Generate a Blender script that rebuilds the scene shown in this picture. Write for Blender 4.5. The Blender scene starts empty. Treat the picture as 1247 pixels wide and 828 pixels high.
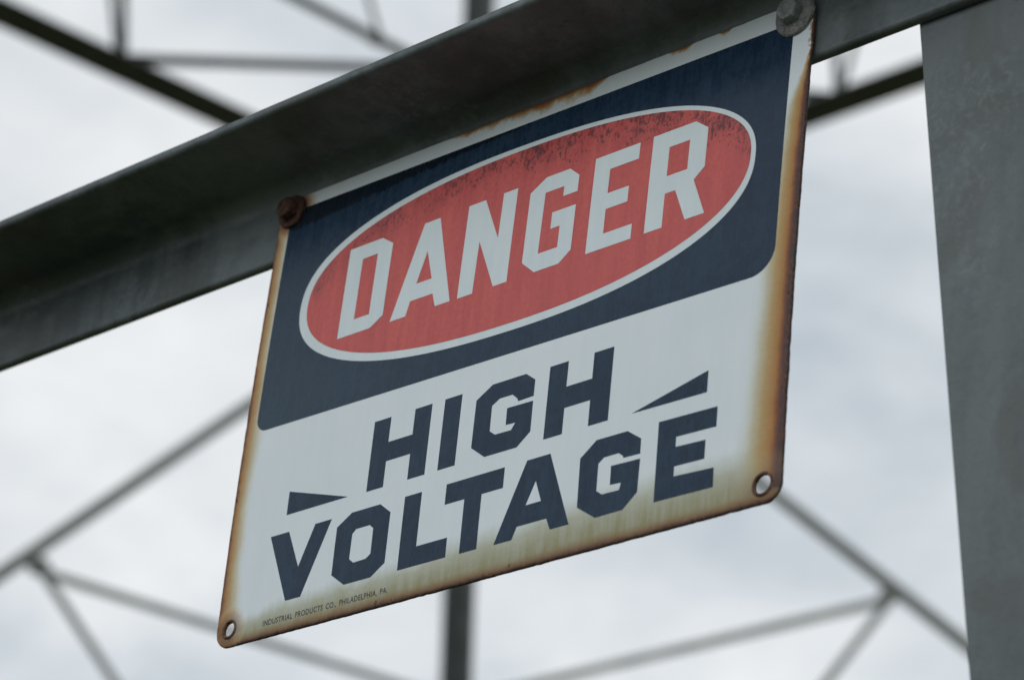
import bpy, bmesh, math
from mathutils import Vector, Matrix, noise
from mathutils.geometry import tessellate_polygon

scene = bpy.context.scene
col = scene.collection
R = math.radians

# ------------------------------------------------------------------ camera
BATTER = 0.115                       # the tower faces lean inwards by this much (rad)
SIGN_Z = 2.182                       # height of the sign's centre above the ground
cam_d = bpy.data.cameras.new('camera')
cam = bpy.data.objects.new('camera', cam_d)
col.objects.link(cam)
scene.camera = cam
cam_d.sensor_width = 36.0
cam_d.lens = 112.8
cam_d.clip_start = 0.05
cam_d.clip_end = 3000
rx, ry, rz = (0.732281, 0.680559, 0.024572), (0.24225, -0.294042, 0.924583), (0.636459, -0.671102, -0.380187)
m3 = Matrix((rx, ry, rz)).transposed()
cam.matrix_world = Matrix.Translation((0.97394, -1.01987, 1.6)) @ m3.to_4x4()
cam_d.dof.use_dof = True
cam_d.dof.focus_distance = 1.515
cam_d.dof.aperture_fstop = 10.8
cam_d.dof.aperture_blades = 7

# ------------------------------------------------------------------ sky and sun
SUN_EL, SUN_AZ = 33.0, 168.0         # fairly low, behind the photographer, veiled by cloud
world = bpy.data.worlds.new('World')
scene.world = world
world.use_nodes = True


class NT:
    """tiny helper for building node trees"""
    def __init__(self, tree):
        self.t = tree
        self.n = tree.nodes
        self.l = tree.links

    def put(self, sock, v):
        if isinstance(v, bpy.types.NodeSocket):
            self.l.new(v, sock)
        elif isinstance(v, (tuple, list)) and len(v) == 3 and sock.type == 'RGBA':
            sock.default_value = (*v, 1)
        else:
            sock.default_value = v

    def m(self, op, a, b=0.0, c=0.0, clamp=False):
        x = self.n.new('ShaderNodeMath')
        x.operation = op
        x.use_clamp = clamp
        for s, v in zip(x.inputs, (a, b, c)):
            self.put(s, v)
        return x.outputs[0]

    def mapr(self, v, a, b, c=0.0, d=1.0, smooth=True):
        x = self.n.new('ShaderNodeMapRange')
        x.interpolation_type = 'SMOOTHSTEP' if smooth else 'LINEAR'
        for s, q in zip(x.inputs[:5], (v, a, b, c, d)):
            self.put(s, q)
        return x.outputs[0]

    def mix(self, fac, a, b, mode='MIX'):
        x = self.n.new('ShaderNodeMix')
        x.data_type = 'RGBA'
        x.blend_type = mode
        self.put(x.inputs[0], fac)
        self.put(x.inputs[6], a)
        self.put(x.inputs[7], b)
        return x.outputs[2]

    def noise(self, vec, scale, detail=4.0, rough=0.5, dist=0.0):
        x = self.n.new('ShaderNodeTexNoise')
        self.put(x.inputs['Vector'], vec)
        x.inputs['Scale'].default_value = scale
        x.inputs['Detail'].default_value = detail
        x.inputs['Roughness'].default_value = rough
        x.inputs['Distortion'].default_value = dist
        return x.outputs['Fac']

    def mapping(self, vec, scale=(1, 1, 1), loc=(0, 0, 0), rot=(0, 0, 0)):
        x = self.n.new('ShaderNodeMapping')
        self.put(x.inputs[0], vec)
        x.inputs['Location'].default_value = loc
        x.inputs['Rotation'].default_value = rot
        x.inputs['Scale'].default_value = scale
        return x.outputs[0]

    def ramp(self, fac, stops, alpha=False):
        x = self.n.new('ShaderNodeValToRGB')
        e = x.color_ramp.elements
        while len(e) < len(stops):
            e.new(0.5)
        for el, (p, c) in zip(e, stops):
            el.position = p
            el.color = c if len(c) == 4 else (*c, 1)
        self.put(x.inputs[0], fac)
        return (x.outputs[0], x.outputs[1]) if alpha else x.outputs[0]

    def bump(self, h, strength, dist):
        x = self.n.new('ShaderNodeBump')
        x.inputs['Strength'].default_value = strength
        x.inputs['Distance'].default_value = dist
        self.put(x.inputs['Height'], h)
        return x.outputs[0]


w = NT(world.node_tree)
world.node_tree.nodes.clear()
w_out = w.n.new('ShaderNodeOutputWorld')
w_bg = w.n.new('ShaderNodeBackground')
w_sky = w.n.new('ShaderNodeTexSky')
w_sky.sky_type = 'NISHITA'
w_sky.sun_disc = False
w_sky.sun_elevation = R(SUN_EL)
w_sky.sun_rotation = R(SUN_AZ)
w_sky.air_density = 1.0
w_sky.dust_density = 2.0
w_tc = w.n.new('ShaderNodeTexCoord')
SKY_OFF = (2.1, 3.4, 1.2)
wv = w.mapping(w_tc.outputs['Generated'], (1, 1, 1.5), SKY_OFF)
c_big = w.noise(wv, 7.0, 4.0, 0.5, 0.25)
c_sml = w.noise(w.mapping(wv, (1, 1, 1.4), (3.1, 1.7, 0.4)), 16.0, 5.0, 0.55, 0.3)
c_mix = w.m('ADD', w.m('MULTIPLY', c_big, 0.72), w.m('MULTIPLY', c_sml, 0.28))
# overcast: cloud brightness from bluish grey undersides to thin bright veil
cloud = w.ramp(c_mix, [(0.34, (4.7, 5.3, 5.85)), (0.45, (6.5, 7.0, 7.4)), (0.56, (8.1, 8.4, 8.6)), (0.70, (9.9, 9.95, 9.9))])
sky_mix = w.mix(0.94, w_sky.outputs[0], cloud)
w.put(w_bg.inputs['Color'], sky_mix)
w_bg.inputs['Strength'].default_value = 0.1
w.l.new(w_bg.outputs[0], w_out.inputs['Surface'])

sun_d = bpy.data.lights.new('sun', 'SUN')
sun_d.energy = 0.75
sun_d.angle = R(40)
sun_d.color = (1.0, 0.97, 0.93)
sun = bpy.data.objects.new('sun', sun_d)
col.objects.link(sun)
az = R(SUN_AZ)                        # compass direction the light comes from (0 = +Y)
sdir = Vector((math.sin(az) * math.cos(R(SUN_EL)), math.cos(az) * math.cos(R(SUN_EL)), math.sin(R(SUN_EL))))
sun.rotation_euler = sdir.to_track_quat('Z', 'Y').to_euler()
sun.location = sdir * 60

scene.view_settings.view_transform = 'Standard'
scene.view_settings.look = 'None'
scene.view_settings.exposure = 0.0
scene.view_settings.gamma = 1.0
scene.view_settings.use_curve_mapping = False
scene.render.engine = 'CYCLES'
scene.render.resolution_x = 1024
scene.render.resolution_y = 679


# ------------------------------------------------------------------ materials
def new_mat(name):
    mt = bpy.data.materials.new(name)
    mt.use_nodes = True
    g = NT(mt.node_tree)
    return mt, g, mt.node_tree.nodes['Principled BSDF'], g.n.new('ShaderNodeTexCoord').outputs['Object']


def galvanised(name, lo, hi, tint, rough=0.5, grain=300.0, seed=0.0, stain=0.5, run=(1, 1, 0.06)):
    mt, g, p, oc = new_mat(name)
    v = g.mapping(oc, (1, 1, 1), (seed, seed * 1.7, seed * 0.6))
    vr = g.mapping(oc, run, (seed, seed * 1.3, seed))
    blot = g.noise(v, 7.0, 4, 0.5, 0.4)
    mott = g.noise(v, 48.0, 4, 0.55, 0.3)
    fine = g.noise(v, grain, 3, 0.6)
    runs = g.noise(vr, 70.0, 4, 0.6)
    f = g.m('ADD', g.m('ADD', g.m('MULTIPLY', blot, 0.42), g.m('MULTIPLY', runs, 0.26)), g.m('ADD', g.m('MULTIPLY', mott, 0.20), g.m('MULTIPLY', fine, 0.12)))
    c = g.mix(g.mapr(f, 0.39, 0.61), lo, hi)
    c = g.mix(g.m('MULTIPLY', g.mapr(g.noise(v, 15.0, 5, 0.6, 0.8), 0.48, 0.66), 0.55), c, tint)
    # dark grime flecks and scuffs
    fl = g.mapr(g.noise(g.mapping(v, (1, 1, 1), (5, 2, 8)), 130.0, 5, 0.7, 0.6), 0.63, 0.72)
    c = g.mix(g.m('MULTIPLY', fl, stain), c, (0.028, 0.030, 0.026))
    sc = g.mapr(g.noise(g.mapping(v, (0.25, 1, 1), (3, 5, 1), (0.3, 0.5, 0.2)), 210.0, 3, 0.6, 1.2), 0.68, 0.74)
    c = g.mix(g.m('MULTIPLY', sc, stain * 0.7), c, (0.03, 0.032, 0.03))
    # pale zinc bloom in ragged patches
    big = g.mapr(g.noise(g.mapping(v, (1, 1, 0.45), (2, 1, 4)), 16.0, 4, 0.6, 0.5), 0.50, 0.60)
    bl = g.mapr(g.noise(g.mapping(v, (1, 1, 1), (1, 9, 3)), 230.0, 5, 0.7, 0.5), 0.46, 0.66)
    c = g.mix(g.m('MULTIPLY', g.m('MULTIPLY', big, bl), 0.38), c, (0.20, 0.235, 0.26))
    g.put(p.inputs['Base Color'], c)
    g.put(p.inputs['Roughness'], g.mapr(mott, 0.3, 0.7, rough - 0.1, rough + 0.12))
    p.inputs['Metallic'].default_value = 0.3
    p.inputs['Specular IOR Level'].default_value = 0.4
    h = g.m('ADD', g.m('MULTIPLY', fine, 0.35), g.m('ADD', g.m('MULTIPLY', mott, 0.7), g.m('MULTIPLY', g.noise(v, 130.0, 3, 0.55), 0.55)))
    h = g.m('SUBTRACT', h, g.m('MULTIPLY', sc, 0.12))
    g.put(p.inputs['Normal'], g.bump(h, 0.55, 0.0010))
    return mt


steel_beam = galvanised('galvanised_beam', (0.062, 0.080, 0.086), (0.142, 0.170, 0.180), (0.064, 0.072, 0.066), seed=1.3, stain=0.75)
steel_leg = galvanised('galvanised_leg', (0.082, 0.099, 0.105), (0.130, 0.152, 0.158), (0.092, 0.100, 0.097), seed=4.1, stain=0.25)
steel_far = galvanised('galvanised_far', (0.20, 0.218, 0.208), (0.30, 0.318, 0.305), (0.21, 0.21, 0.185), grain=60.0, seed=7.7, stain=0.3)  # far steel made paler: the light on the lower braces is in the colour
steel_far_shaded = galvanised('galvanised_far_shaded', (0.060, 0.070, 0.070), (0.105, 0.118, 0.118), (0.07, 0.072, 0.064), grain=60.0, seed=2.2, stain=0.3)  # same far steel, shade on far legs and upper members painted into its colour

# sign: coordinates in millimetres, x from the left edge, z from the bottom edge
SW, SH = 355.6, 254.0


def sign_coords(g, oc):
    s = g.n.new('ShaderNodeSeparateXYZ')
    g.l.new(oc, s.inputs[0])
    x = g.m('MULTIPLY_ADD', s.outputs[0], 1000.0, SW / 2)
    z = g.m('MULTIPLY', s.outputs[2], 1000.0)
    return x, z


def window(g, x, a, b, soft):
    return g.m('MULTIPLY', g.mapr(x, a - soft, a + soft), g.mapr(x, b - soft, b + soft, 1.0, 0.0))


def enamel_white():
    mt, g, p, oc = new_mat('white_enamel_rusted')
    x, z = sign_coords(g, oc)
    nb = g.m('SUBTRACT', g.noise(oc, 22.0, 3, 0.5), 0.5)           # ~45 mm wander
    nm = g.m('SUBTRACT', g.noise(oc, 90.0, 4, 0.6), 0.5)
    nf = g.m('SUBTRACT', g.noise(oc, 420.0, 4, 0.65), 0.5)
    streak = g.m('SUBTRACT', g.noise(g.mapping(oc, (1, 1, 0.12)), 260.0, 4, 0.6), 0.5)
    sbig = g.m('SUBTRACT', g.noise(g.mapping(oc, (1, 1, 0.15)), 60.0, 3, 0.6), 0.5)
    # clean enamel, a little uneven
    c = g.mix(g.mapr(g.m('ADD', nb, g.m('MULTIPLY', streak, 0.6)), -0.35, 0.35), (0.625, 0.705, 0.755), (0.680, 0.750, 0.795))
    # bottom haze: olive dirt running in fine vertical streaks
    zz = g.m('ADD', z, g.m('ADD', g.m('MULTIPLY', sbig, 8.0), g.m('MULTIPLY', streak, 6.0)))
    hz = g.mapr(x, 20.0, 230.0, 16.0, 29.0, False)
    hz = g.m('ADD', hz, g.m('MULTIPLY', nb, 9.0))
    hcol, ha = g.ramp(g.m('DIVIDE', zz, hz), [
        (0.00, (0.205, 0.165, 0.080, 0.97)), (0.16, (0.260, 0.235, 0.125, 0.95)), (0.38, (0.300, 0.298, 0.185, 0.92)),
        (0.62, (0.365, 0.375, 0.265, 0.82)), (0.84, (0.470, 0.510, 0.440, 0.45)), (1.0, (0.57, 0.63, 0.64, 0.0))], True)
    c = g.mix(g.m('MULTIPLY', ha, g.m('ADD', 0.97, g.m('MULTIPLY', streak, 0.8))), c, hcol)
    # the lower right corner is browned all over
    ddx = g.m('SUBTRACT', 358.0, x)
    dc = g.m('SQRT', g.m('ADD', g.m('MULTIPLY', ddx, ddx), g.m('MULTIPLY', z, z)))
    dc = g.m('ADD', dc, g.m('ADD', g.m('MULTIPLY', nm, 5.0), g.m('MULTIPLY', nf, 1.5)))
    cc, ca = g.ramp(g.m('DIVIDE', dc, 36.0), [(0.0, (0.050, 0.030, 0.028, 1)), (0.26, (0.075, 0.042, 0.034, 1)), (0.46, (0.15, 0.085, 0.048, 0.9)), (0.7, (0.27, 0.21, 0.11, 0.5)), (1.0, (0.34, 0.32, 0.2, 0))], True)
    c = g.mix(ca, c, cc)
    # left edge
    dl = g.m('ADD', g.m('SUBTRACT', x, 1.8), g.m('ADD', g.m('MULTIPLY', nm, 2.6), g.m('MULTIPLY', nf, 0.9)))
    wl = g.m('ADD', g.mapr(z, 0, 45, 1.35, 1.0), g.m('MULTIPLY', nb, 0.9))
    wl = g.m('MULTIPLY', wl, g.mapr(z, 200, 250, 1.0, 0.75))
    lcol, la = g.ramp(g.m('DIVIDE', dl, g.m('MULTIPLY', wl, 14.0)), [
        (0.00, (0.070, 0.036, 0.028, 1)), (0.09, (0.160, 0.070, 0.038, 1)), (0.20, (0.360, 0.185, 0.070, 1)),
        (0.40, (0.430, 0.310, 0.150, 0.96)), (0.62, (0.520, 0.460, 0.310, 0.8)), (0.82, (0.58, 0.58, 0.48, 0.4)), (1.0, (0.62, 0.66, 0.64, 0))], True)
    c = g.mix(la, c, lcol)
    # right edge: broad, orange going to purple-black, starting below the bolt
    dr = g.m('ADD', g.m('SUBTRACT', 356.4, x), g.m('ADD', g.m('MULTIPLY', nm, 2.4), g.m('MULTIPLY', nf, 1.2)))
    wr = g.m('ADD', g.mapr(z, 25, 205, 1.32, 0.68, False), g.m('MULTIPLY', nb, 0.35))
    wr = g.m('MULTIPLY', wr, g.mapr(z, 190, 228, 1.0, 0.05))
    wr = g.m('MAXIMUM', wr, 0.03)
    rcol, ra = g.ramp(g.m('DIVIDE', dr, g.m('MULTIPLY', wr, 21.0)), [
        (0.00, (0.050, 0.034, 0.036, 1)), (0.09, (0.085, 0.043, 0.042, 1)), (0.155, (0.205, 0.078, 0.036, 1)), (0.25, (0.375, 0.188, 0.064, 1)),
        (0.46, (0.430, 0.300, 0.130, 0.98)), (0.63, (0.470, 0.420, 0.260, 0.8)), (0.82, (0.55, 0.57, 0.48, 0.32)), (1.0, (0.62, 0.66, 0.66, 0))], True)
    ra = g.m('MULTIPLY', ra, g.mapr(g.m('ADD', z, g.m('MULTIPLY', nm, 6.0)), 5.0, 26.0, 0.25, 1.0))
    c = g.mix(ra, c, rcol)
    # the very edge is rusted through
    ze = g.m('ADD', z, g.m('ADD', g.m('MULTIPLY', nm, 2.2), g.m('MULTIPLY', nf, 1.0)))
    we = g.m('ADD', g.mapr(x, 0, 120, 5.5, 6.2, False), g.m('MULTIPLY', nb, 3.0))
    ecol, ea = g.ramp(g.m('DIVIDE', ze, we), [
        (0.0, (0.045, 0.026, 0.024, 1)), (0.15, (0.085, 0.044, 0.030, 1)), (0.36, (0.19, 0.105, 0.048, 0.9)), (0.70, (0.25, 0.19, 0.095, 0.55)), (1.0, (0.28, 0.24, 0.13, 0))], True)
    c = g.mix(ea, c, ecol)
    # top edge: a few rust blooms where the enamel has chipped
    act = g.m('ADD', g.m('MULTIPLY', window(g, x, 128, 226, 10), 0.75), g.m('MULTIPLY', window(g, x, 178, 226, 6), 0.45))
    act = g.m('ADD', act, g.m('ADD', g.m('MULTIPLY', window(g, x, 270, 282, 4), 0.8), g.m('MULTIPLY', window(g, x, 300, 306, 3), 0.6)))
    act = g.m('ADD', act, g.m('MULTIPLY', window(g, x, 60, 72, 5), 0.15))
    act = g.m('MULTIPLY', act, g.m('ADD', 0.75, g.m('MULTIPLY', nm, 2.6)))
    dt = g.m('ADD', g.m('SUBTRACT', 254.2, z), g.m('MULTIPLY', nf, 1.2))
    tcol, ta = g.ramp(g.m('DIVIDE', dt, g.m('MAXIMUM', g.m('MULTIPLY', act, 8.5), 0.05)), [
        (0.00, (0.10, 0.045, 0.025, 1)), (0.20, (0.27, 0.105, 0.035, 1)), (0.45, (0.42, 0.245, 0.09, 0.9)), (0.72, (0.52, 0.46, 0.30, 0.6)), (1.0, (0.62, 0.64, 0.6, 0))], True)
    c = g.mix(ta, c, tcol)
    # rust bleeding from the bolts and from the lower eyelets
    for bx, bz, rad, amt in ((11.8, 245.2, 18.0, 1.0), (346.0, 246.0, 11.5, 0.25), (11.2, 9.0, 13.0, 0.55)):
        ddx = g.m('SUBTRACT', x, bx)
        ddz = g.m('SUBTRACT', z, bz)
        d = g.m('SQRT', g.m('ADD', g.m('MULTIPLY', ddx, ddx), g.m('MULTIPLY', ddz, ddz)))
        d = g.m('ADD', d, g.m('MULTIPLY', nm, 4.0))
        bc, ba = g.ramp(g.m('DIVIDE', d, rad), [(0.0, (0.07, 0.035, 0.025, 1)), (0.48, (0.13, 0.06, 0.035, 1)), (0.66, (0.34, 0.17, 0.065, 0.85)), (0.82, (0.47, 0.37, 0.2, 0.5)), (1.0, (0.6, 0.62, 0.55, 0))], True)
        c = g.mix(g.m('MULTIPLY', ba, amt), c, bc)
    # flaked enamel along the rim: bare iron with hard, irregular edges
    de = g.m('MINIMUM', g.m('MINIMUM', g.m('SUBTRACT', x, 1.8), g.m('SUBTRACT', 356.6, x)), g.m('MINIMUM', z, g.m('MULTIPLY', g.m('SUBTRACT', 254.6, z), 2.2)))
    ch = g.noise(g.mapping(oc, (1, 1, 1), (4, 4, 4)), 170.0, 5, 0.68, 0.3)
    lim = g.m('ADD', 0.515, g.m('MULTIPLY', de, 0.048))
    chip = g.m('MULTIPLY', g.mapr(g.m('SUBTRACT', ch, lim), 0.0, 0.012), g.mapr(z, 205, 235, 1.0, 0.35))
    chc = g.mix(g.mapr(g.noise(oc, 800.0, 4, 0.7), 0.4, 0.6), (0.030, 0.020, 0.020), (0.095, 0.045, 0.030))
    c = g.mix(chip, c, chc)
    halo = g.m('MULTIPLY', g.m('MULTIPLY', g.mapr(g.m('SUBTRACT', ch, lim), -0.05, 0.0), g.m('SUBTRACT', 1.0, chip)), 0.35)
    c = g.mix(halo, c, (0.30, 0.13, 0.05))
    # tiny pits
    vor = g.n.new('ShaderNodeTexVoronoi')
    g.put(vor.inputs['Vector'], oc)
    vor.inputs['Scale'].default_value = 42.0
    pit = g.mapr(g.m('ADD', vor.outputs['Distance'], g.m('MULTIPLY', nf, 0.03)), 0.012, 0.026, 0.75, 0.0)
    c = g.mix(pit, c, (0.09, 0.06, 0.045))
    g.put(p.inputs['Base Color'], c)
    rust = g.m('MAXIMUM', g.m('MAXIMUM', la, ra), g.m('MULTIPLY', ha, 0.8))
    g.put(p.inputs['Roughness'], g.mapr(rust, 0.1, 0.9, 0.30, 0.68))
    p.inputs['Specular IOR Level'].default_value = 0.4
    hgt = g.m('SUBTRACT', g.m('ADD', g.m('MULTIPLY', nf, rust), g.m('MULTIPLY', nb, 0.25)), g.m('MULTIPLY', chip, 0.35))
    g.put(p.inputs['Normal'], g.bump(hgt, 0.5, 0.0006))
    return mt


def enamel_blue(name, strip):
    mt, g, p, oc = new_mat(name)
    x, z = sign_coords(g, oc)
    nb = g.m('SUBTRACT', g.noise(oc, 20.0, 3, 0.5), 0.5)
    nf = g.noise(oc, 520.0, 3, 0.6)
    st = g.noise(g.mapping(oc, (1, 1, 0.10)), 210.0, 4, 0.6)
    st2 = g.noise(g.mapping(oc, (1, 1, 0.25)), 480.0, 2, 0.5)
    chalk = g.m('ADD', g.m('MULTIPLY', st, 0.34), g.m('ADD', g.m('MULTIPLY', st2, 0.22), g.m('MULTIPLY', g.noise(oc, 140.0, 5, 0.6), 0.44)))
    c = g.mix(g.mapr(g.m('ADD', chalk, g.m('MULTIPLY', nb, 0.3)), 0.30, 0.72), (0.0085, 0.0235, 0.050), (0.0190, 0.0440, 0.080))
    if strip:
        # sheltered strip under the beam keeps its dark gloss; its lower edge is ragged from run-off
        jag = g.m('ADD', g.m('MULTIPLY', g.m('SUBTRACT', g.noise(g.mapping(oc, (1, 1, 0.8)), 200.0, 4, 0.65), 0.5), 6.0), g.m('MULTIPLY', g.m('SUBTRACT', st2, 0.5), 2.5))
        lim = g.m('ADD', g.mapr(x, 15, 235, 233.0, 247.0, False), jag)
        dark = g.mapr(g.m('SUBTRACT', z, lim), -0.3, 0.7)
        c = g.mix(g.m('MULTIPLY', dark, 0.9), c, (0.004, 0.008, 0.015))
        # greyer chalking towards the lower left corner
        grey = g.m('MULTIPLY', g.mapr(x, 20, 190, 1.0, 0.0), g.mapr(z, 120, 215, 1.0, 0.15))
        c = g.mix(g.m('MULTIPLY', grey, 0.38), c, (0.042, 0.078, 0.105))
    g.put(p.inputs['Base Color'], c)
    g.put(p.inputs['Roughness'], g.mapr(chalk, 0.3, 0.7, 0.22, 0.34))
    p.inputs['Specular IOR Level'].default_value = 0.24
    g.put(p.inputs['Normal'], g.bump(nb, 0.3, 0.0004))
    return mt


def enamel_red():
    mt, g, p, oc = new_mat('red_enamel_faded')
    x, z = sign_coords(g, oc)
    nb = g.m('SUBTRACT', g.noise(oc, 18.0, 3, 0.5), 0.5)
    nf = g.noise(oc, 420.0, 4, 0.65)
    st = g.noise(g.mapping(oc, (1, 1, 0.12)), 170.0, 4, 0.6)
    c = g.mix(g.mapr(g.m('ADD', g.m('MULTIPLY', st, 0.6), g.m('MULTIPLY', nf, 0.4)), 0.33, 0.67), (0.445, 0.065, 0.063), (0.565, 0.112, 0.100))
    c = g.mix(g.mapr(nb, -0.2, 0.25), c, g.mix(0.35, c, (0.47, 0.088, 0.092)))
    # height above the oval's centre line, as a fraction of the local half height
    ex = g.m('DIVIDE', g.m('SUBTRACT', x, 181.0), 148.5)
    top = g.m('SQRT', g.m('MAXIMUM', g.m('SUBTRACT', 1.0, g.m('MULTIPLY', ex, ex)), 0.001))
    d_top = g.m('SUBTRACT', g.m('MULTIPLY_ADD', top, 50.0, 179.6), z)           # mm below the oval's upper rim
    spk = g.noise(g.mapping(oc, (1, 1, 0.6)), 600.0, 5, 0.72, 0.4)
    clump = g.noise(g.mapping(oc, (1, 1, 0.75), (2, 0, 1)), 70.0, 4, 0.6)
    thr = g.m('SUBTRACT', 0.735, g.m('MULTIPLY', g.mapr(d_top, 2, 36, 1.0, 0.0), 0.235))
    thr = g.m('SUBTRACT', thr, g.m('MULTIPLY', g.m('SUBTRACT', clump, 0.5), 0.36))
    thr = g.m('ADD', thr, g.m('MULTIPLY', g.mapr(x, 50, 190, 0.085, 0.0), 1.0))
    dark = g.mapr(g.m('SUBTRACT', spk, thr), -0.02, 0.05)
    band = g.m('MULTIPLY', g.mapr(d_top, 1, 24, 0.38, 0.0), g.mapr(clump, 0.35, 0.65))
    c = g.mix(band, c, (0.17, 0.040, 0.05))
    c = g.mix(g.m('MULTIPLY', dark, 0.76), c, (0.065, 0.026, 0.034))
    # worn orange grazes low down
    gz = g.mapr(g.noise(g.mapping(oc, (1, 1, 0.35), (7, 3, 2)), 190.0, 4, 0.7, 0.6), 0.66, 0.75)
    c = g.mix(g.m('MULTIPLY', gz, 0.4), c, (0.58, 0.16, 0.09))
    g.put(p.inputs['Base Color'], c)
    g.put(p.inputs['Roughness'], g.mapr(st, 0.3, 0.7, 0.30, 0.48))
    p.inputs['Specular IOR Level'].default_value = 0.4
    g.put(p.inputs['Normal'], g.bump(g.m('ADD', g.m('MULTIPLY', spk, 0.3), nb), 0.3, 0.0004))
    return mt


def enamel_letter():
    mt, g, p, oc = new_mat('white_enamel_clean')
    nb = g.noise(oc, 26.0, 3, 0.5)
    st = g.noise(g.mapping(oc, (1, 1, 0.12)), 260.0, 4, 0.6)
    c = g.mix(g.mapr(g.m('ADD', g.m('MULTIPLY', nb, 0.5), g.m('MULTIPLY', st, 0.5)), 0.35, 0.65), (0.580, 0.675, 0.715), (0.630, 0.715, 0.750))
    g.put(p.inputs['Base Color'], c)
    p.inputs['Roughness'].default_value = 0.33
    p.inputs['Specular IOR Level'].default_value = 0.4
    return mt


def rusty(name, lo, mid, hi, scale=420.0):
    mt, g, p, oc = new_mat(name)
    n1 = g.noise(oc, scale, 5, 0.65, 0.4)
    n2 = g.noise(oc, scale * 3, 4, 0.7)
    f = g.m('ADD', g.m('MULTIPLY', n1, 0.7), g.m('MULTIPLY', n2, 0.3))
    g.put(p.inputs['Base Color'], g.ramp(f, [(0.34, lo), (0.5, mid), (0.66, hi)]))
    p.inputs['Roughness'].default_value = 0.72
    p.inputs['Specular IOR Level'].default_value = 0.3
    g.put(p.inputs['Normal'], g.bump(f, 0.6, 0.0005))
    return mt


def plain(name, base, rough):
    mt, g, p, oc = new_mat(name)
    n = g.noise(oc, 30.0, 4, 0.6)
    g.put(p.inputs['Base Color'], g.mix(g.mapr(n, 0.3, 0.7), tuple(v * 0.8 for v in base), tuple(v * 1.15 for v in base)))
    p.inputs['Roughness'].default_value = rough
    return mt


M_white = enamel_white()
M_blue = enamel_blue('blue_enamel_panel', True)
M_ink = enamel_blue('blue_enamel_letters', False)
M_red = enamel_red()
M_letter = enamel_letter()
M_print = plain('grey_blue_small_print', (0.022, 0.026, 0.026), 0.5)
M_rust = rusty('rusty_iron', (0.014, 0.009, 0.008), (0.045, 0.022, 0.015), (0.15, 0.065, 0.032))
M_rim = rusty('rusted_eyelet', (0.035, 0.022, 0.018), (0.09, 0.045, 0.028), (0.22, 0.13, 0.075), 300.0)
M_zinc = rusty('weathered_zinc', (0.085, 0.095, 0.097), (0.17, 0.19, 0.195), (0.25, 0.275, 0.28), 260.0)
M_zincrust = rusty('zinc_washer_rust_flecked', (0.075, 0.072, 0.066), (0.165, 0.18, 0.182), (0.27, 0.265, 0.24), 520.0)
M_concrete = plain('concrete', (0.32, 0.31, 0.29), 0.85)


def ground_mat():
    mt, g, p, oc = new_mat('grass_field')
    a = g.noise(oc, 0.25, 6, 0.6)
    b = g.noise(oc, 6.0, 5, 0.7)
    c = g.mix(g.mapr(a, 0.35, 0.65), (0.055, 0.070, 0.030), (0.105, 0.100, 0.055))
    c = g.mix(g.m('MULTIPLY', g.mapr(b, 0.4, 0.7), 0.5), c, (0.04, 0.055, 0.02))
    g.put(p.inputs['Base Color'], c)
    p.inputs['Roughness'].default_value = 0.95
    p.inputs['Specular IOR Level'].default_value = 0.1
    g.put(p.inputs['Normal'], g.bump(b, 0.8, 0.05))
    return mt


# ------------------------------------------------------------------ mesh helpers
def link(name, me, mat, parent=None, smooth=False):
    o = bpy.data.objects.new(name, me)
    col.objects.link(o)
    if mat is not None:
        me.materials.append(mat)
    if parent is not None:
        o.parent = parent
    if smooth:
        for f in me.polygons:
            f.use_smooth = True
    return o


def from_bm(name, bm, mat, parent=None, smooth=False):
    bmesh.ops.recalc_face_normals(bm, faces=bm.faces[:])
    me = bpy.data.meshes.new(name)
    bm.to_mesh(me)
    bm.free()
    return link(name, me, mat, parent, smooth)


def tag(o, label, cat, group=None):
    o['label'] = label
    o['category'] = cat
    if group:
        o['group'] = group


def sharp_smooth(o, angle=35):
    """smooth shading with hard creases kept"""
    me = o.data
    bm = bmesh.new()
    bm.from_mesh(me)
    lim = R(angle)
    for e in bm.edges:
        e.smooth = not (len(e.link_faces) == 2 and e.calc_face_angle(0) > lim)
    for f in bm.faces:
        f.smooth = True
    bm.to_mesh(me)
    bm.free()


def angle_profile(a, b, t, rin, rtoe, seg=5):
    """L section, heel at the origin, legs along +u (length a) and +v (length b)"""
    pts = [(0.0, 0.0), (a, 0.0)]
    for k in range(seg + 1):                       # rounded toe of leg a
        th = math.pi / 2 * k / seg
        pts.append((a - rtoe + rtoe * math.cos(th), t - rtoe + rtoe * math.sin(th)))
    for k in range(seg + 1):                       # inner fillet
        th = math.pi / 2 * k / seg
        pts.append((t + rin - rin * math.sin(th), t + rin - rin * math.cos(th)))
    for k in range(seg + 1):                       # rounded toe of leg b
        th = math.pi / 2 * k / seg
        pts.append((t - rtoe + rtoe * math.cos(th), b - rtoe + rtoe * math.sin(th)))
    pts.append((0.0, b))
    return pts


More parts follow.
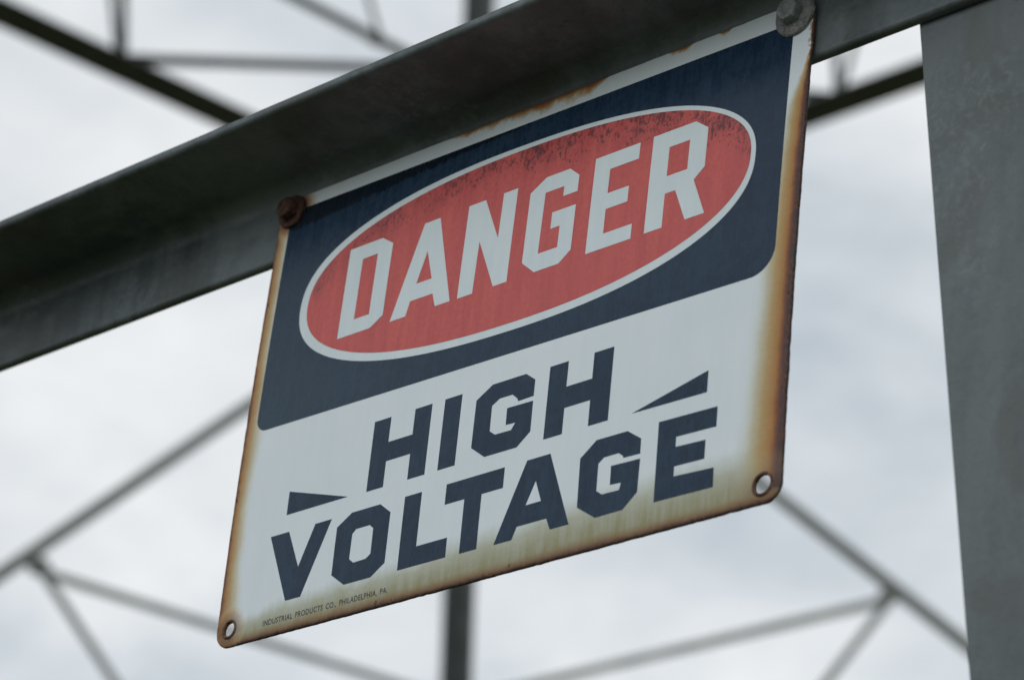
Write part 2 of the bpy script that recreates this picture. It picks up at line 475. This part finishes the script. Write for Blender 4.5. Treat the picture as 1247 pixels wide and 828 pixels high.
def angle_bar(name, p0, p1, u, v, a, b, t, mat, parent, rin=None, rtoe=None, seg=3, cuts=0):
    p0, p1 = Vector(p0), Vector(p1)
    d = (p1 - p0).normalized()
    u = Vector(u)
    u = (u - d * u.dot(d)).normalized()
    v = Vector(v)
    v = (v - d * v.dot(d))
    v = (v - u * v.dot(u)).normalized()
    prof = angle_profile(a, b, t, rin or t * 0.9, rtoe or t * 0.45, seg)
    bm = bmesh.new()
    rings = []
    for k in range(cuts + 2):
        c = p0.lerp(p1, k / (cuts + 1))
        rings.append([bm.verts.new(c + u * x + v * y) for x, y in prof])
    n = len(prof)
    for r0, r1 in zip(rings, rings[1:]):
        for i in range(n):
            bm.faces.new((r0[i], r0[(i + 1) % n], r1[(i + 1) % n], r1[i]))
    for ring in (rings[0], rings[-1]):
        tris = tessellate_polygon([[Vector((x, y, 0)) for x, y in prof]])
        for tr in tris:
            bm.faces.new([ring[i] for i in tr])
    o = from_bm(name, bm, mat, parent)
    sharp_smooth(o, 32)
    return o


def lathe(name, prof, seg, mat, parent, centre, axis, wob=0.0, hexa=False):
    """revolve (r, h) profile about axis through centre"""
    axis = Vector(axis).normalized()
    q = axis.to_track_quat('Z', 'Y')
    bm = bmesh.new()
    rings = []
    for r, h in prof:
        ring = []
        for k in range(seg):
            th = 2 * math.pi * k / seg
            rr = r
            if wob:
                rr *= 1 + wob * noise.noise(Vector((math.cos(th) * 2.3, math.sin(th) * 2.3, h * 900)))
            ring.append(bm.verts.new(Vector(centre) + q @ Vector((rr * math.cos(th), rr * math.sin(th), h))))
        rings.append(ring)
    for r0, r1 in zip(rings, rings[1:]):
        for i in range(seg):
            bm.faces.new((r0[i], r0[(i + 1) % seg], r1[(i + 1) % seg], r1[i]))
    bm.faces.new(rings[-1])
    bm.faces.new(list(reversed(rings[0])))
    o = from_bm(name, bm, mat, parent)
    sharp_smooth(o, 40)
    return o


# ------------------------------------------------------------------ ground
gm = bpy.data.meshes.new('ground')
S = 900.0
gm.from_pydata([(-S, -S, 0), (S, -S, 0), (S, S, 0), (-S, S, 0)], [], [(0, 1, 2, 3)])
ground = link('ground', gm, ground_mat())
ground['kind'] = 'structure'

# ------------------------------------------------------------------ lattice tower
B = BATTER
cb, sb = math.cos(B), math.sin(B)


def face(x, y, z):
    """point given in the leaning plane of the near face: x along it, y into the tower, z up the slope, from the sign's centre"""
    return Vector((x, cb * y + sb * z, -sb * y + cb * z + SIGN_Z))


FX, FY, FZ = Vector((1, 0, 0)), Vector((0, cb, -sb)), Vector((0, sb, cb))

tower = bpy.data.objects.new('lattice_tower', None)
tower.location = (-4.2, 4.0, 0)
col.objects.link(tower)
tag(tower, 'weathered galvanised steel lattice tower with angle-iron legs, struts and braces', 'tower')


def adopt(o):
    o.parent = tower
    o.matrix_parent_inverse = Matrix.Translation(tower.location).inverted()
    return o


def bar(name, p0, p1, u, v, a, t=None, mat=None, b=None, **k):
    o = angle_bar(name, p0, p1, u, v, a, b or a, t or a * 0.11, mat or steel_far, None, **k)
    return adopt(o)


# near corner leg, the one beside the sign
NEAR_W = 0.112
lean = -0.1305


def near_heel(z):
    return face(0.2463 + NEAR_W + lean * z, 0.0085, z)


near_leg = bar('leg', near_heel(-2.18), near_heel(8.5), -FX, FY, NEAR_W, 0.009, steel_leg, rin=0.009, rtoe=0.0035, seg=6, cuts=3)
near_leg['label'] = 'broad leaning corner leg right of the sign'

# far legs
N = Vector((-8.112, 8.278, 7.366))


def far_leg(z):
    return Vector((N.x + B * (z - N.z), N.y - B * (z - N.z), z))


def left_leg(z):
    return Vector((N.x + B * (z - N.z), -0.03 + B * (z - 2.18), z))


def right_leg(z):
    return Vector((0.34 - B * (z - 2.18), N.y - B * (z - N.z), z))


bar('leg', far_leg(0), far_leg(11), (1, 0, 0), (0, -1, 0), 0.098, 0.010, steel_far_shaded)
bar('leg', left_leg(0), left_leg(11), (1, 0, 0), (0, 1, 0), 0.088, 0.010, steel_far_shaded)
bar('leg', right_leg(0), right_leg(11), (-1, 0, 0), (0, -1, 0), 0.088, 0.010, steel_far_shaded)

# footings
for fp in (near_heel(-2.18), far_leg(0), left_leg(0), right_leg(0)):
    o = lathe('footing', [(0.34, -0.4), (0.32, 0.12), (0.29, 0.16)], 24, M_concrete, None, (fp.x, fp.y, 0), (0, 0, 1))
    adopt(o)


def on_left(y, z, off=0.0):
    return Vector((N.x + B * (z - N.z) + off, y, z))


def on_right(x, z, off=0.0):
    return Vector((x, N.y - B * (z - N.z) - off, z))


def legy(z):
    return N.y - B * (z - N.z)


def legx(z):
    return N.x + B * (z - N.z)


# struts and braces of the two far faces
bar('horizontal_strut', on_left(legy(7.40) - 0.01, 7.395, 0.012), on_left(0.62, 7.395, 0.012), (1, 0, 0), (0, 0, 1), 0.195, 0.008, steel_far_shaded, b=0.06)
bar('horizontal_strut', on_right(legx(7.38) + 0.01, 7.36, 0.012), on_right(-0.30, 7.36, 0.012), (0, -1, 0), (0, 0, 1), 0.195, 0.008, steel_far_shaded, b=0.06)
bar('horizontal_strut', on_left(legy(8.10) - 0.01, 8.10, 0.012), on_left(0.70, 8.10, 0.012), (0, 0, -1), (1, 0, 0), 0.034, 0.005)
bar('horizontal_strut', on_right(legx(8.10) + 0.01, 8.10, 0.012), on_right(-0.38, 8.10, 0.012), (0, 0, -1), (0, -1, 0), 0.034, 0.005)
bar('horizontal_strut', on_left(legy(5.405) - 0.01, 5.405, 0.012), on_left(6.16, 5.405, 0.012), (0, 0, -1), (-1, 0, 0), 0.040, 0.005)
bar('horizontal_strut', on_right(legx(5.405) + 0.01, 5.405, 0.012), on_right(-6.00, 5.405, 0.012), (0, 0, -1), (0, 1, 0), 0.040, 0.005)

bar('diagonal_brace', on_left(8.25, 7.36, 0.022), on_left(0.45, 0.37, 0.022), (0, 1, -1), (1, 0, 0), 0.056, 0.006)
bar('diagonal_brace', on_right(-8.085, 7.36, 0.022), on_right(-0.35, 0.35, 0.022), (-1, 0, -1), (0, -1, 0), 0.056, 0.006)
bar('redundant_brace', on_left(6.18, 5.43, 0.03), on_left(legy(3.45), 3.45, 0.03), (0, -1, -1), (-1, 0, 0), 0.042, 0.005)
bar('redundant_brace', on_right(-6.00, 5.41, 0.03), on_right(legx(3.42), 3.42, 0.03), (1, 0, -1), (0, 1, 0), 0.042, 0.005)
bar('redundant_brace', on_left(6.18, 7.485, 0.03), on_left(legy(8.19), 8.19, 0.03), (0, 1, -1), (1, 0, 0), 0.036, 0.005, steel_far_shaded)
bar('redundant_brace', on_right(-6.02, 7.44, 0.03), on_right(legx(8.19), 8.19, 0.03), (-1, 0, -1), (0, -1, 0), 0.036, 0.005, steel_far_shaded)
bar('redundant_brace', on_left(6.195, 7.44, 0.03), on_left(5.81, 9.45, 0.03), (0, 1, 0), (1, 0, 0), 0.044, 0.005, steel_far_shaded)
bar('redundant_brace', on_right(-6.02, 7.42, 0.03), on_right(-5.90, 9.45, 0.03), (-1, 0, 0), (0, -1, 0), 0.040, 0.005, steel_far_shaded)
bar('redundant_brace', on_left(6.165, 7.44, 0.045), on_left(5.49, 9.45, 0.045), (0, 1, 0), (1, 0, 0), 0.030, 0.005, steel_far_shaded)
bar('redundant_brace', on_right(-6.00, 7.42, 0.045), on_right(-5.05, 9.45, 0.045), (-1, 0, 0), (0, -1, 0), 0.030, 0.005)
bar('redundant_brace', on_left(7.54, 8.09, 0.03), on_left(7.05, 8.85, 0.03), (0, 1, 0), (1, 0, 0), 0.030, 0.005)


def gusset(c, u, v, n, pts, t=0.008):
    c, u, v, n = (Vector(q) for q in (c, u, v, n))
    bm = bmesh.new()
    lo = [bm.verts.new(c + u * x + v * y - n * t / 2) for x, y in pts]
    hi = [bm.verts.new(c + u * x + v * y + n * t / 2) for x, y in pts]
    k = len(pts)
    for i in range(k):
        bm.faces.new((lo[i], lo[(i + 1) % k], hi[(i + 1) % k], hi[i]))
    bm.faces.new(lo)
    bm.faces.new(hi)
    adopt(from_bm('gusset_plate', bm, steel_far))


HEX = [(-0.075, -0.05), (0.07, -0.06), (0.10, 0.0), (0.075, 0.06), (-0.06, 0.065), (-0.10, 0.01)]
nl = Vector((1, 0, -B)).normalized()
nr = Vector((0, -1, -B)).normalized()
for yy, zz, s in ((6.175, 7.44, 0.62), (6.21, 5.41, 0.5), (7.54, 8.09, 0.45), (8.18, 7.40, 1.1)):
    gusset(on_left(yy, zz, 0.008), (0, s, 0), (B * s, 0, s), nl, HEX)
for xx, zz, s in ((-6.02, 7.42, 0.62), (-6.03, 5.40, 0.5), (-8.02, 7.40, 1.1)):
    gusset(on_right(xx, zz, 0.008), (s, 0, 0), (0, -B * s, s), nr, HEX)

# horizontal angle the sign hangs on: vertical leg behind the sign, flat leg on top pointing outwards
beam = bar('horizontal_beam', face(0.55, 0.0075, 0.1434), face(-8.3, 0.0075, 0.1168), -FY, -FZ, 0.0650, 0.0046, steel_beam, b=0.0474,
           rin=0.011, rtoe=0.0027, seg=8, cuts=12)
beam['label'] = 'dark angle-iron beam the sign hangs from'
for bx in (0.27, 0.315):
    o = lathe('connection_bolt', [(0.011, 0.0), (0.011, 0.003), (0.0095, 0.003), (0.0095, 0.0095), (0.0075, 0.011)], 6, M_zinc, None,
              face(bx, 0.0028, 0.117), -FY)
    adopt(o)

# ------------------------------------------------------------------ the sign
sign = bpy.data.objects.new('danger_sign', None)
sign.location = face(0, 0, -0.127)
sign.rotation_euler = (-B, 0, 0)
col.objects.link(sign)
tag(sign, 'rust-edged enamel DANGER HIGH VOLTAGE sign bolted to the steel beam', 'sign')

BOW = 0.0020                         # the sheet bulges this much at mid height


def mm(x, z, y=0.0):
    return Vector(((x - SW / 2) / 1000.0, y, z / 1000.0))


def bow(z):
    u = (z - 0.127) / 0.127
    return -BOW * max(0.0, 1 - u * u)


def finish_sheet(name, bm, mat, parent, step=0.004):
    zs = [v.co.z for v in bm.verts]
    k = math.floor(min(zs) / step) + 1
    while k * step < max(zs) - 1e-6:
        if k * step > min(zs) + 1e-6:
            bmesh.ops.bisect_plane(bm, geom=bm.verts[:] + bm.edges[:] + bm.faces[:], dist=1e-7,
                                   plane_co=(0, 0, k * step), plane_no=(0, 0, 1))
        k += 1
    for v in bm.verts:
        v.co.y += bow(v.co.z)
    return from_bm(name, bm, mat, parent)


def sheet(name, loops, y_front, y_back, mat, parent):
    """thin enamel layer: outline plus holes, in sign millimetres"""
    bm = bmesh.new()
    polys = [[mm(x, z) for x, z in lp] for lp in loops]
    front, back = [], []
    for lp in polys:
        front += [bm.verts.new((q.x, y_front, q.z)) for q in lp]
        back += [bm.verts.new((q.x, y_back, q.z)) for q in lp]
    for tr in tessellate_polygon([[Vector((q.x, q.z, 0)) for q in lp] for lp in polys]):
        if len(set(tr)) == 3:
            bm.faces.new([front[i] for i in tr])
            bm.faces.new([back[i] for i in reversed(tr)])
    o = 0
    for lp in polys:
        n = len(lp)
        for i in range(n):
            j = (i + 1) % n
            bm.faces.new((front[o + i], front[o + j], back[o + j], back[o + i]))
        o += n
    return finish_sheet(name, bm, mat, parent)


def round_rect(x0, z0, x1, z1, radii, step=1.3, seg=10):
    """radii: bottom-left, bottom-right, top-right, top-left; counter-clockwise, densely sampled"""
    out = []
    cs = ((x0 + radii[0], z0 + radii[0], 180, radii[0]), (x1 - radii[1], z0 + radii[1], 270, radii[1]),
          (x1 - radii[2], z1 - radii[2], 0, radii[2]), (x0 + radii[3], z1 - radii[3], 90, radii[3]))
    for i, (cx, cz, a0, r) in enumerate(cs):
        for k in range(seg + 1):
            a = R(a0 + 90 * k / seg)
            out.append((cx + r * math.cos(a), cz + r * math.sin(a)))
        nx, nz, na, nr_ = cs[(i + 1) % 4]
        a = R(na)
        e = (nx + nr_ * math.cos(a), nz + nr_ * math.sin(a))
        s = out[-1]
        L = math.hypot(e[0] - s[0], e[1] - s[1])
        n = max(1, int(L / step))
        for k in range(1, n):
            out.append((s[0] + (e[0] - s[0]) * k / n, s[1] + (e[1] - s[1]) * k / n))
    return out


def circle(cx, cz, r, n=28):
    return [(cx + r * math.cos(-2 * math.pi * k / n), cz + r * math.sin(-2 * math.pi * k / n)) for k in range(n)]


HOLES = [(11.2, 9.2, 3.9), (346.6, 9.0, 4.5)]
BOLTS = [(11.8, 245.2), (346.2, 246.0)]


def build_plate():
    def outline(inset):
        base = round_rect(1.8 + inset, 0.0 + inset, 356.6 - inset, 254.0 - inset, (9 - inset, 9 - inset, 9 - inset, 9 - inset))
        return base
    rough = outline(0.0)
    # eaten, chipped edge: push outline points inwards by noise, worst at the right and the bottom
    jag = []
    for x, z in rough:
        n = noise.noise(Vector((x * 0.35, z * 0.35, 3.0))) * 0.28 + noise.noise(Vector((x * 0.09, z * 0.09, 8.0))) * 0.35
        chip = max(0.0, noise.noise(Vector((x * 0.16, z * 0.16, 21.0))) - 0.28) * 2.2
        amt = 1.0 if (x > 345 or z < 9) else 0.55
        jag.append((n * 0.6 + chip * 0.35) * amt)
    rings_spec = [(0.0, 0.0016), (0.0, 0.0008), (0.28, 0.00022), (0.95, 0.0)]
    bm = bmesh.new()
    rings = []
    cx, cz = 178.0, 127.0
    for inset, y in rings_spec:
        pts = outline(inset)
        ring = []
        for (x, z), j in zip(pts, jag):
            k = j * (1.0 if inset < 0.5 else 0.55)
            ex = min(x - 1.8, 356.6 - x)
            ez = min(z, 254 - z)
            if ex < ez:
                x += k if x < cx else -k
            else:
                z += k if z < cz else -k
            ring.append(bm.verts.new(mm(x, z, y)))
        rings.append(ring)
    n = len(rings[0])
    for r0, r1 in zip(rings, rings[1:]):
        for i in range(n):
            bm.faces.new((r0[i], r0[(i + 1) % n], r1[(i + 1) % n], r1[i]))
    for ring, y in ((rings[-1], 0.0), (rings[0], 0.0016)):
        hv = [[bm.verts.new(mm(x, z, y)) for x, z in circle(*h)] for h in HOLES]
        flat = list(ring)
        loops = [[Vector((v.co.x, v.co.z, 0)) for v in ring]]
        for h in hv:
            flat += h
            loops.append([Vector((v.co.x, v.co.z, 0)) for v in h])
        for tr in tessellate_polygon(loops):
            if len(set(tr)) == 3:
                bm.faces.new([flat[i] for i in tr])
        if y == 0.0:
            front_h = hv
        else:
            for a, b2 in zip(front_h, hv):
                k = len(a)
                for i in range(k):
                    bm.faces.new((a[i], a[(i + 1) % k], b2[(i + 1) % k], b2[i]))
    return finish_sheet('plate', bm, M_white, sign)


plate = build_plate()


def ellipse(cx, cz, a, b, rot, ex, n=200):
    cr, sr = math.cos(R(rot)), math.sin(R(rot))
    out = []
    for k in range(n):
        t = 2 * math.pi * k / n
        x = a * math.copysign(abs(math.cos(t)) ** (2 / ex), math.cos(t))
        z = b * math.copysign(abs(math.sin(t)) ** (2 / ex), math.sin(t))
        out.append((cx + x * cr - z * sr, cz + x * sr + z * cr))
    return out


# blue field: slightly out of square with the sheet, as printed
panel = []
for x, z in round_rect(10.4, 0.0, 345.4, 131.0, (7.5, 13.5, 4.0, 4.0), 4.0, 12):
    t = (x - 10.4) / 335.0
    zb, zt = 116.0 - 3.9 * t, 245.6 - 2.9 * t
    f = z / 131.0
    panel.append((x, zb + (zt - zb) * f if 20 < z < 120 else (zb + z if z <= 20 else zt - (131.0 - z))))
sheet('blue_panel', [panel], -0.00010, 0.00002, M_blue, sign)
oval = sheet('oval_border', [ellipse(180.0, 179.0, 149.5, 52.4, -1.1, 2.32)], -0.00020, -0.00006, M_letter, sign)
oval['label'] = 'white oval border'
red = sheet('red_oval', [ellipse(181.3, 179.7, 145.4, 48.9, -0.8, 2.26)], -0.00030, -0.00014, M_red, sign)

LETTERS_RED = [
    ('D', [[(62.6, 207.0), (85.8, 207.0), (94.0, 201.6), (94.0, 160.4), (85.8, 155.3), (62.6, 155.3)], [(73.0, 198.6), (83.8, 198.6), (83.8, 163.7), (73.0, 163.7)]]),
    ('A', [[(99.9, 154.8), (110.7, 154.8), (112.8, 162.7), (128.3, 162.7), (131.0, 154.8), (141.1, 154.8), (126.4, 206.2), (115.7, 206.2)], [(120.5, 189.1), (126.1, 171.8), (115.4, 171.8)]]),
    ('N', [[(146.1, 206.7), (157.4, 206.7), (169.3, 181.4), (169.5, 206.7), (178.9, 206.7), (178.9, 154.6), (170.0, 154.6), (156.7, 183.5), (156.2, 154.6), (146.1, 154.6)]]),
    ('G', [[(212.9, 206.8), (219.5, 201.3), (219.5, 192.3), (210.4, 192.3), (210.4, 197.9), (198.2, 197.9), (197.9, 164.2), (210.4, 164.2), (210.4, 176.0), (204.4, 176.0), (204.4, 185.0), (219.5, 185.0), (219.5, 160.2), (212.4, 154.6), (196.7, 154.6), (188.0, 162.0), (188.0, 200.7), (197.8, 206.8)]]),
    ('E', [[(229.4, 206.8), (257.4, 206.8), (257.4, 198.0), (239.5, 198.0), (239.5, 184.6), (252.9, 184.6), (252.9, 176.0), (239.5, 176.0), (239.5, 162.6), (257.4, 162.6), (257.4, 154.6), (229.4, 154.6)]]),
    ('R', [[(265.6, 207.1), (291.4, 207.1), (299.4, 201.2), (299.4, 180.2), (293.4, 174.9), (301.7, 154.7), (290.2, 154.7), (282.6, 172.7), (276.3, 172.7), (276.3, 154.7), (265.6, 154.7)], [(276.3, 198.0), (288.8, 198.0), (288.8, 182.1), (276.3, 182.1)]]),
]
LETTERS_BLUE = [
    ('H', [[(98.9, 100.0), (110.2, 100.0), (110.2, 86.5), (126.6, 86.5), (126.6, 100.0), (138.0, 100.0), (138.0, 62.7), (126.6, 62.7), (126.6, 76.3), (110.2, 76.3), (110.2, 62.7), (98.9, 62.7)]]),
    ('I', [[(146.6, 100.0), (157.9, 100.0), (157.9, 62.7), (146.6, 62.7)]]),
    ('G', [[(199.2, 99.8), (205.4, 95.3), (205.4, 86.8), (195.6, 86.6), (195.1, 88.0), (191.6, 91.0), (183.4, 91.1), (178.7, 88.4), (178.9, 75.2), (182.6, 72.5), (192.9, 72.3), (195.3, 75.6), (189.1, 75.9), (188.9, 84.6), (205.4, 84.3), (205.5, 68.5), (197.6, 62.3), (177.1, 62.4), (167.8, 69.2), (167.9, 93.9), (177.8, 99.8)]]),
    ('H', [[(214.4, 99.4), (225.9, 99.4), (225.9, 86.2), (241.8, 86.2), (241.8, 99.4), (253.8, 99.4), (253.8, 62.1), (241.8, 62.1), (241.8, 75.3), (225.9, 75.3), (225.9, 62.1), (214.4, 62.1)]]),
    ('V', [[(33.5, 53.5), (46.6, 53.5), (56.4, 32.8), (65.2, 53.5), (76.7, 53.5), (60.5, 16.4), (50.0, 16.4)]]),
    ('O', [[(90.7, 53.7), (110.0, 53.7), (117.6, 47.9), (117.4, 21.9), (108.6, 16.3), (90.6, 16.3), (81.2, 23.1), (81.2, 47.9)], [(95.0, 44.2), (104.2, 44.2), (106.9, 42.0), (107.0, 28.8), (104.0, 26.8), (95.6, 26.6), (92.4, 29.1), (92.6, 42.1)]]),
    ('L', [[(126.6, 53.7), (137.8, 53.7), (137.8, 25.8), (158.0, 25.8), (158.0, 15.9), (126.6, 15.9)]]),
    ('T', [[(154.1, 53.7), (191.4, 53.7), (191.4, 43.3), (177.9, 43.3), (177.9, 15.7), (166.9, 15.7), (166.9, 43.3), (154.1, 43.3)]]),
    ('A', [[(205.5, 53.7), (219.9, 53.7), (235.0, 15.3), (223.6, 15.3), (220.9, 21.3), (202.6, 21.3), (200.0, 15.3), (188.8, 15.3)], [(212.2, 42.0), (216.6, 30.9), (207.0, 30.9)]]),
    ('G', [[(266.6, 53.5), (275.0, 47.9), (275.2, 40.4), (265.2, 40.7), (264.8, 41.9), (262.1, 43.8), (253.5, 43.7), (250.3, 41.4), (250.4, 28.0), (253.9, 25.5), (264.1, 25.3), (265.0, 28.7), (258.4, 29.1), (258.2, 38.4), (275.4, 37.9), (275.0, 21.8), (267.0, 15.1), (250.8, 14.9), (239.4, 22.4), (238.9, 46.6), (248.1, 53.6)]]),
    ('E', [[(285.0, 53.3), (318.7, 52.6), (318.7, 42.9), (295.8, 43.5), (295.8, 38.6), (313.0, 37.9), (313.0, 28.8), (295.8, 29.2), (295.8, 24.4), (318.7, 23.3), (318.9, 14.0), (285.2, 14.5)]]),
]
ARROWS = [[[(43.0, 75.9), (86.1, 63.2), (43.0, 63.2)]], [[(311.9, 71.9), (311.9, 61.2), (268.3, 61.8)]]]


for ch, loops in LETTERS_RED:
    o = sheet('letter', loops, -0.00040, -0.00024, M_letter, red)
    o['label'] = 'white letter %s of the word DANGER' % ch
for k, (ch, loops) in enumerate(LETTERS_BLUE):
    o = sheet('letter', loops, -0.00010, 0.00002, M_ink, sign)
    o['label'] = 'dark blue letter %s of the word %s' % (ch, 'HIGH' if k < 4 else 'VOLTAGE')
for loops in ARROWS:
    sheet('pointed_wedge', loops, -0.00010, 0.00002, M_ink, sign)


def small_text(body, x0, x1, z0, height):
    cu = bpy.data.curves.new('small_lettering', 'FONT')
    cu.body = body
    cu.size = 1.0
    cu.resolution_u = 3
    cu.offset = 0.012
    cu.space_character = 1.08
    cu.space_word = 1.5
    tmp = bpy.data.objects.new('tmp_text', cu)
    col.objects.link(tmp)
    dg = bpy.context.evaluated_depsgraph_get()
    me = bpy.data.meshes.new_from_object(tmp.evaluated_get(dg))
    bpy.data.objects.remove(tmp)
    xs = [v.co.x for v in me.vertices]
    caps = 0.69
    sx = (x1 - x0) / (max(xs) - min(xs))
    mn = min(xs)
    bm = bmesh.new()
    bm.from_mesh(me)
    bpy.data.meshes.remove(me)
    for v in bm.verts:
        px = x0 + (v.co.x - mn) * sx
        pz = z0 + v.co.y / caps * height
        q = mm(px, pz, -0.00006)
        q.y += bow(q.z)
        v.co = q
    return from_bm('small_lettering', bm, M_print, sign)


small_text('INDUSTRIAL PRODUCTS CO., PHILADELPHIA, PA.', 35.8, 121.5, 5.9, 2.9)

# rims of the two lower eyelets: raised, rusted rings
for hx, hz, hr in HOLES:
    bm = bmesh.new()
    prof = [(hr / 1000 - 0.0002, 0.0012), (hr / 1000 - 0.0002, -0.0002), (hr / 1000 + 0.0002, -0.0006), (hr / 1000 + 0.0007, -0.0006), (hr / 1000 + 0.0011, -0.0003), (hr / 1000 + 0.0015, 0.0001)]
    ns = 36
    rings = []
    for r, y in prof:
        c = mm(hx, hz)
        rings.append([bm.verts.new((c.x + r * math.cos(2 * math.pi * k / ns), y + bow(c.z), c.z + r * math.sin(2 * math.pi * k / ns))) for k in range(ns)])
    for r0, r1 in zip(rings, rings[1:]):
        for i in range(ns):
            bm.faces.new((r0[i], r0[(i + 1) % ns], r1[(i + 1) % ns], r1[i]))
    from_bm('eyelet_rim', bm, M_rim, sign, smooth=True)


# ------------------------------------------------------------------ the two bolts that hold the sign
def hex_bolt(centre, r_w, t_w, dome, r_h, h_h, twist, m_w, m_h, label):
    root = bpy.data.objects.new('hex_bolt', None)
    root.location = sign.location + Matrix.Rotation(-B, 3, 'X') @ mm(*centre, -0.0004)
    root.rotation_euler = (-B, 0, 0)
    col.objects.link(root)
    tag(root, label, 'bolt')
    prof = [(r_w * 0.97, 0.0), (r_w, t_w * 0.4), (r_w * 0.96, t_w), (r_w * 0.75, t_w + dome * 0.55), (r_w * 0.5, t_w + dome)]
    lathe('washer', prof, 40, m_w, root, (0, 0, 0), (0, -1, 0), wob=0.025)
    # head: six flats with a chamfered crown
    bm = bmesh.new()
    z0, z1 = t_w + dome - 0.0006, t_w + dome + h_h
    rings = []
    for r, h, six in ((r_h, z0, 1), (r_h * 1.0, z1 - 0.0016, 1), (r_h * 0.86, z1 - 0.0004, 0.35), (r_h * 0.6, z1, 0.0)):
        ring = []
        for k in range(36):
            th = 2 * math.pi * k / 36
            loc = (th % (math.pi / 3)) - math.pi / 6
            hexr = math.cos(math.pi / 6) / math.cos(loc)
            rr = r * (six * hexr + (1 - six) * 0.95)
            rr *= 1 + 0.02 * noise.noise(Vector((math.cos(th) * 2, math.sin(th) * 2, h * 500 + twist)))
            ring.append(bm.verts.new((rr * math.cos(th + twist), -h, rr * math.sin(th + twist))))
        rings.append(ring)
    for r0, r1 in zip(rings, rings[1:]):
        for i in range(36):
            bm.faces.new((r0[i], r0[(i + 1) % 36], r1[(i + 1) % 36], r1[i]))
    bm.faces.new(rings[-1])
    bm.faces.new(rings[0])
    o = from_bm('bolt_head', bm, m_h, root)
    sharp_smooth(o, 30)
    # thread end and nut behind the beam
    lathe('shank', [(0.0032, 0.0), (0.0032, 0.018), (0.0026, 0.019)], 16, m_h, root, (0, 0.0, 0), (0, 1, 0))
    lathe('nut', [(0.0062, 0.0084), (0.0062, 0.0130), (0.0052, 0.0138)], 6, m_h, root, (0, 0, 0), (0, 1, 0))
    return root


hex_bolt(BOLTS[0], 0.0096, 0.0020, 0.0008, 0.0064, 0.0052, 0.35, M_rust, M_rust, 'thickly rusted brown bolt at the sign\'s upper left corner')
hex_bolt(BOLTS[1], 0.0112, 0.0018, 0.0014, 0.0066, 0.0050, 0.15, M_zincrust, M_zinc, 'grey galvanised bolt with wide washer at the sign\'s upper right corner')
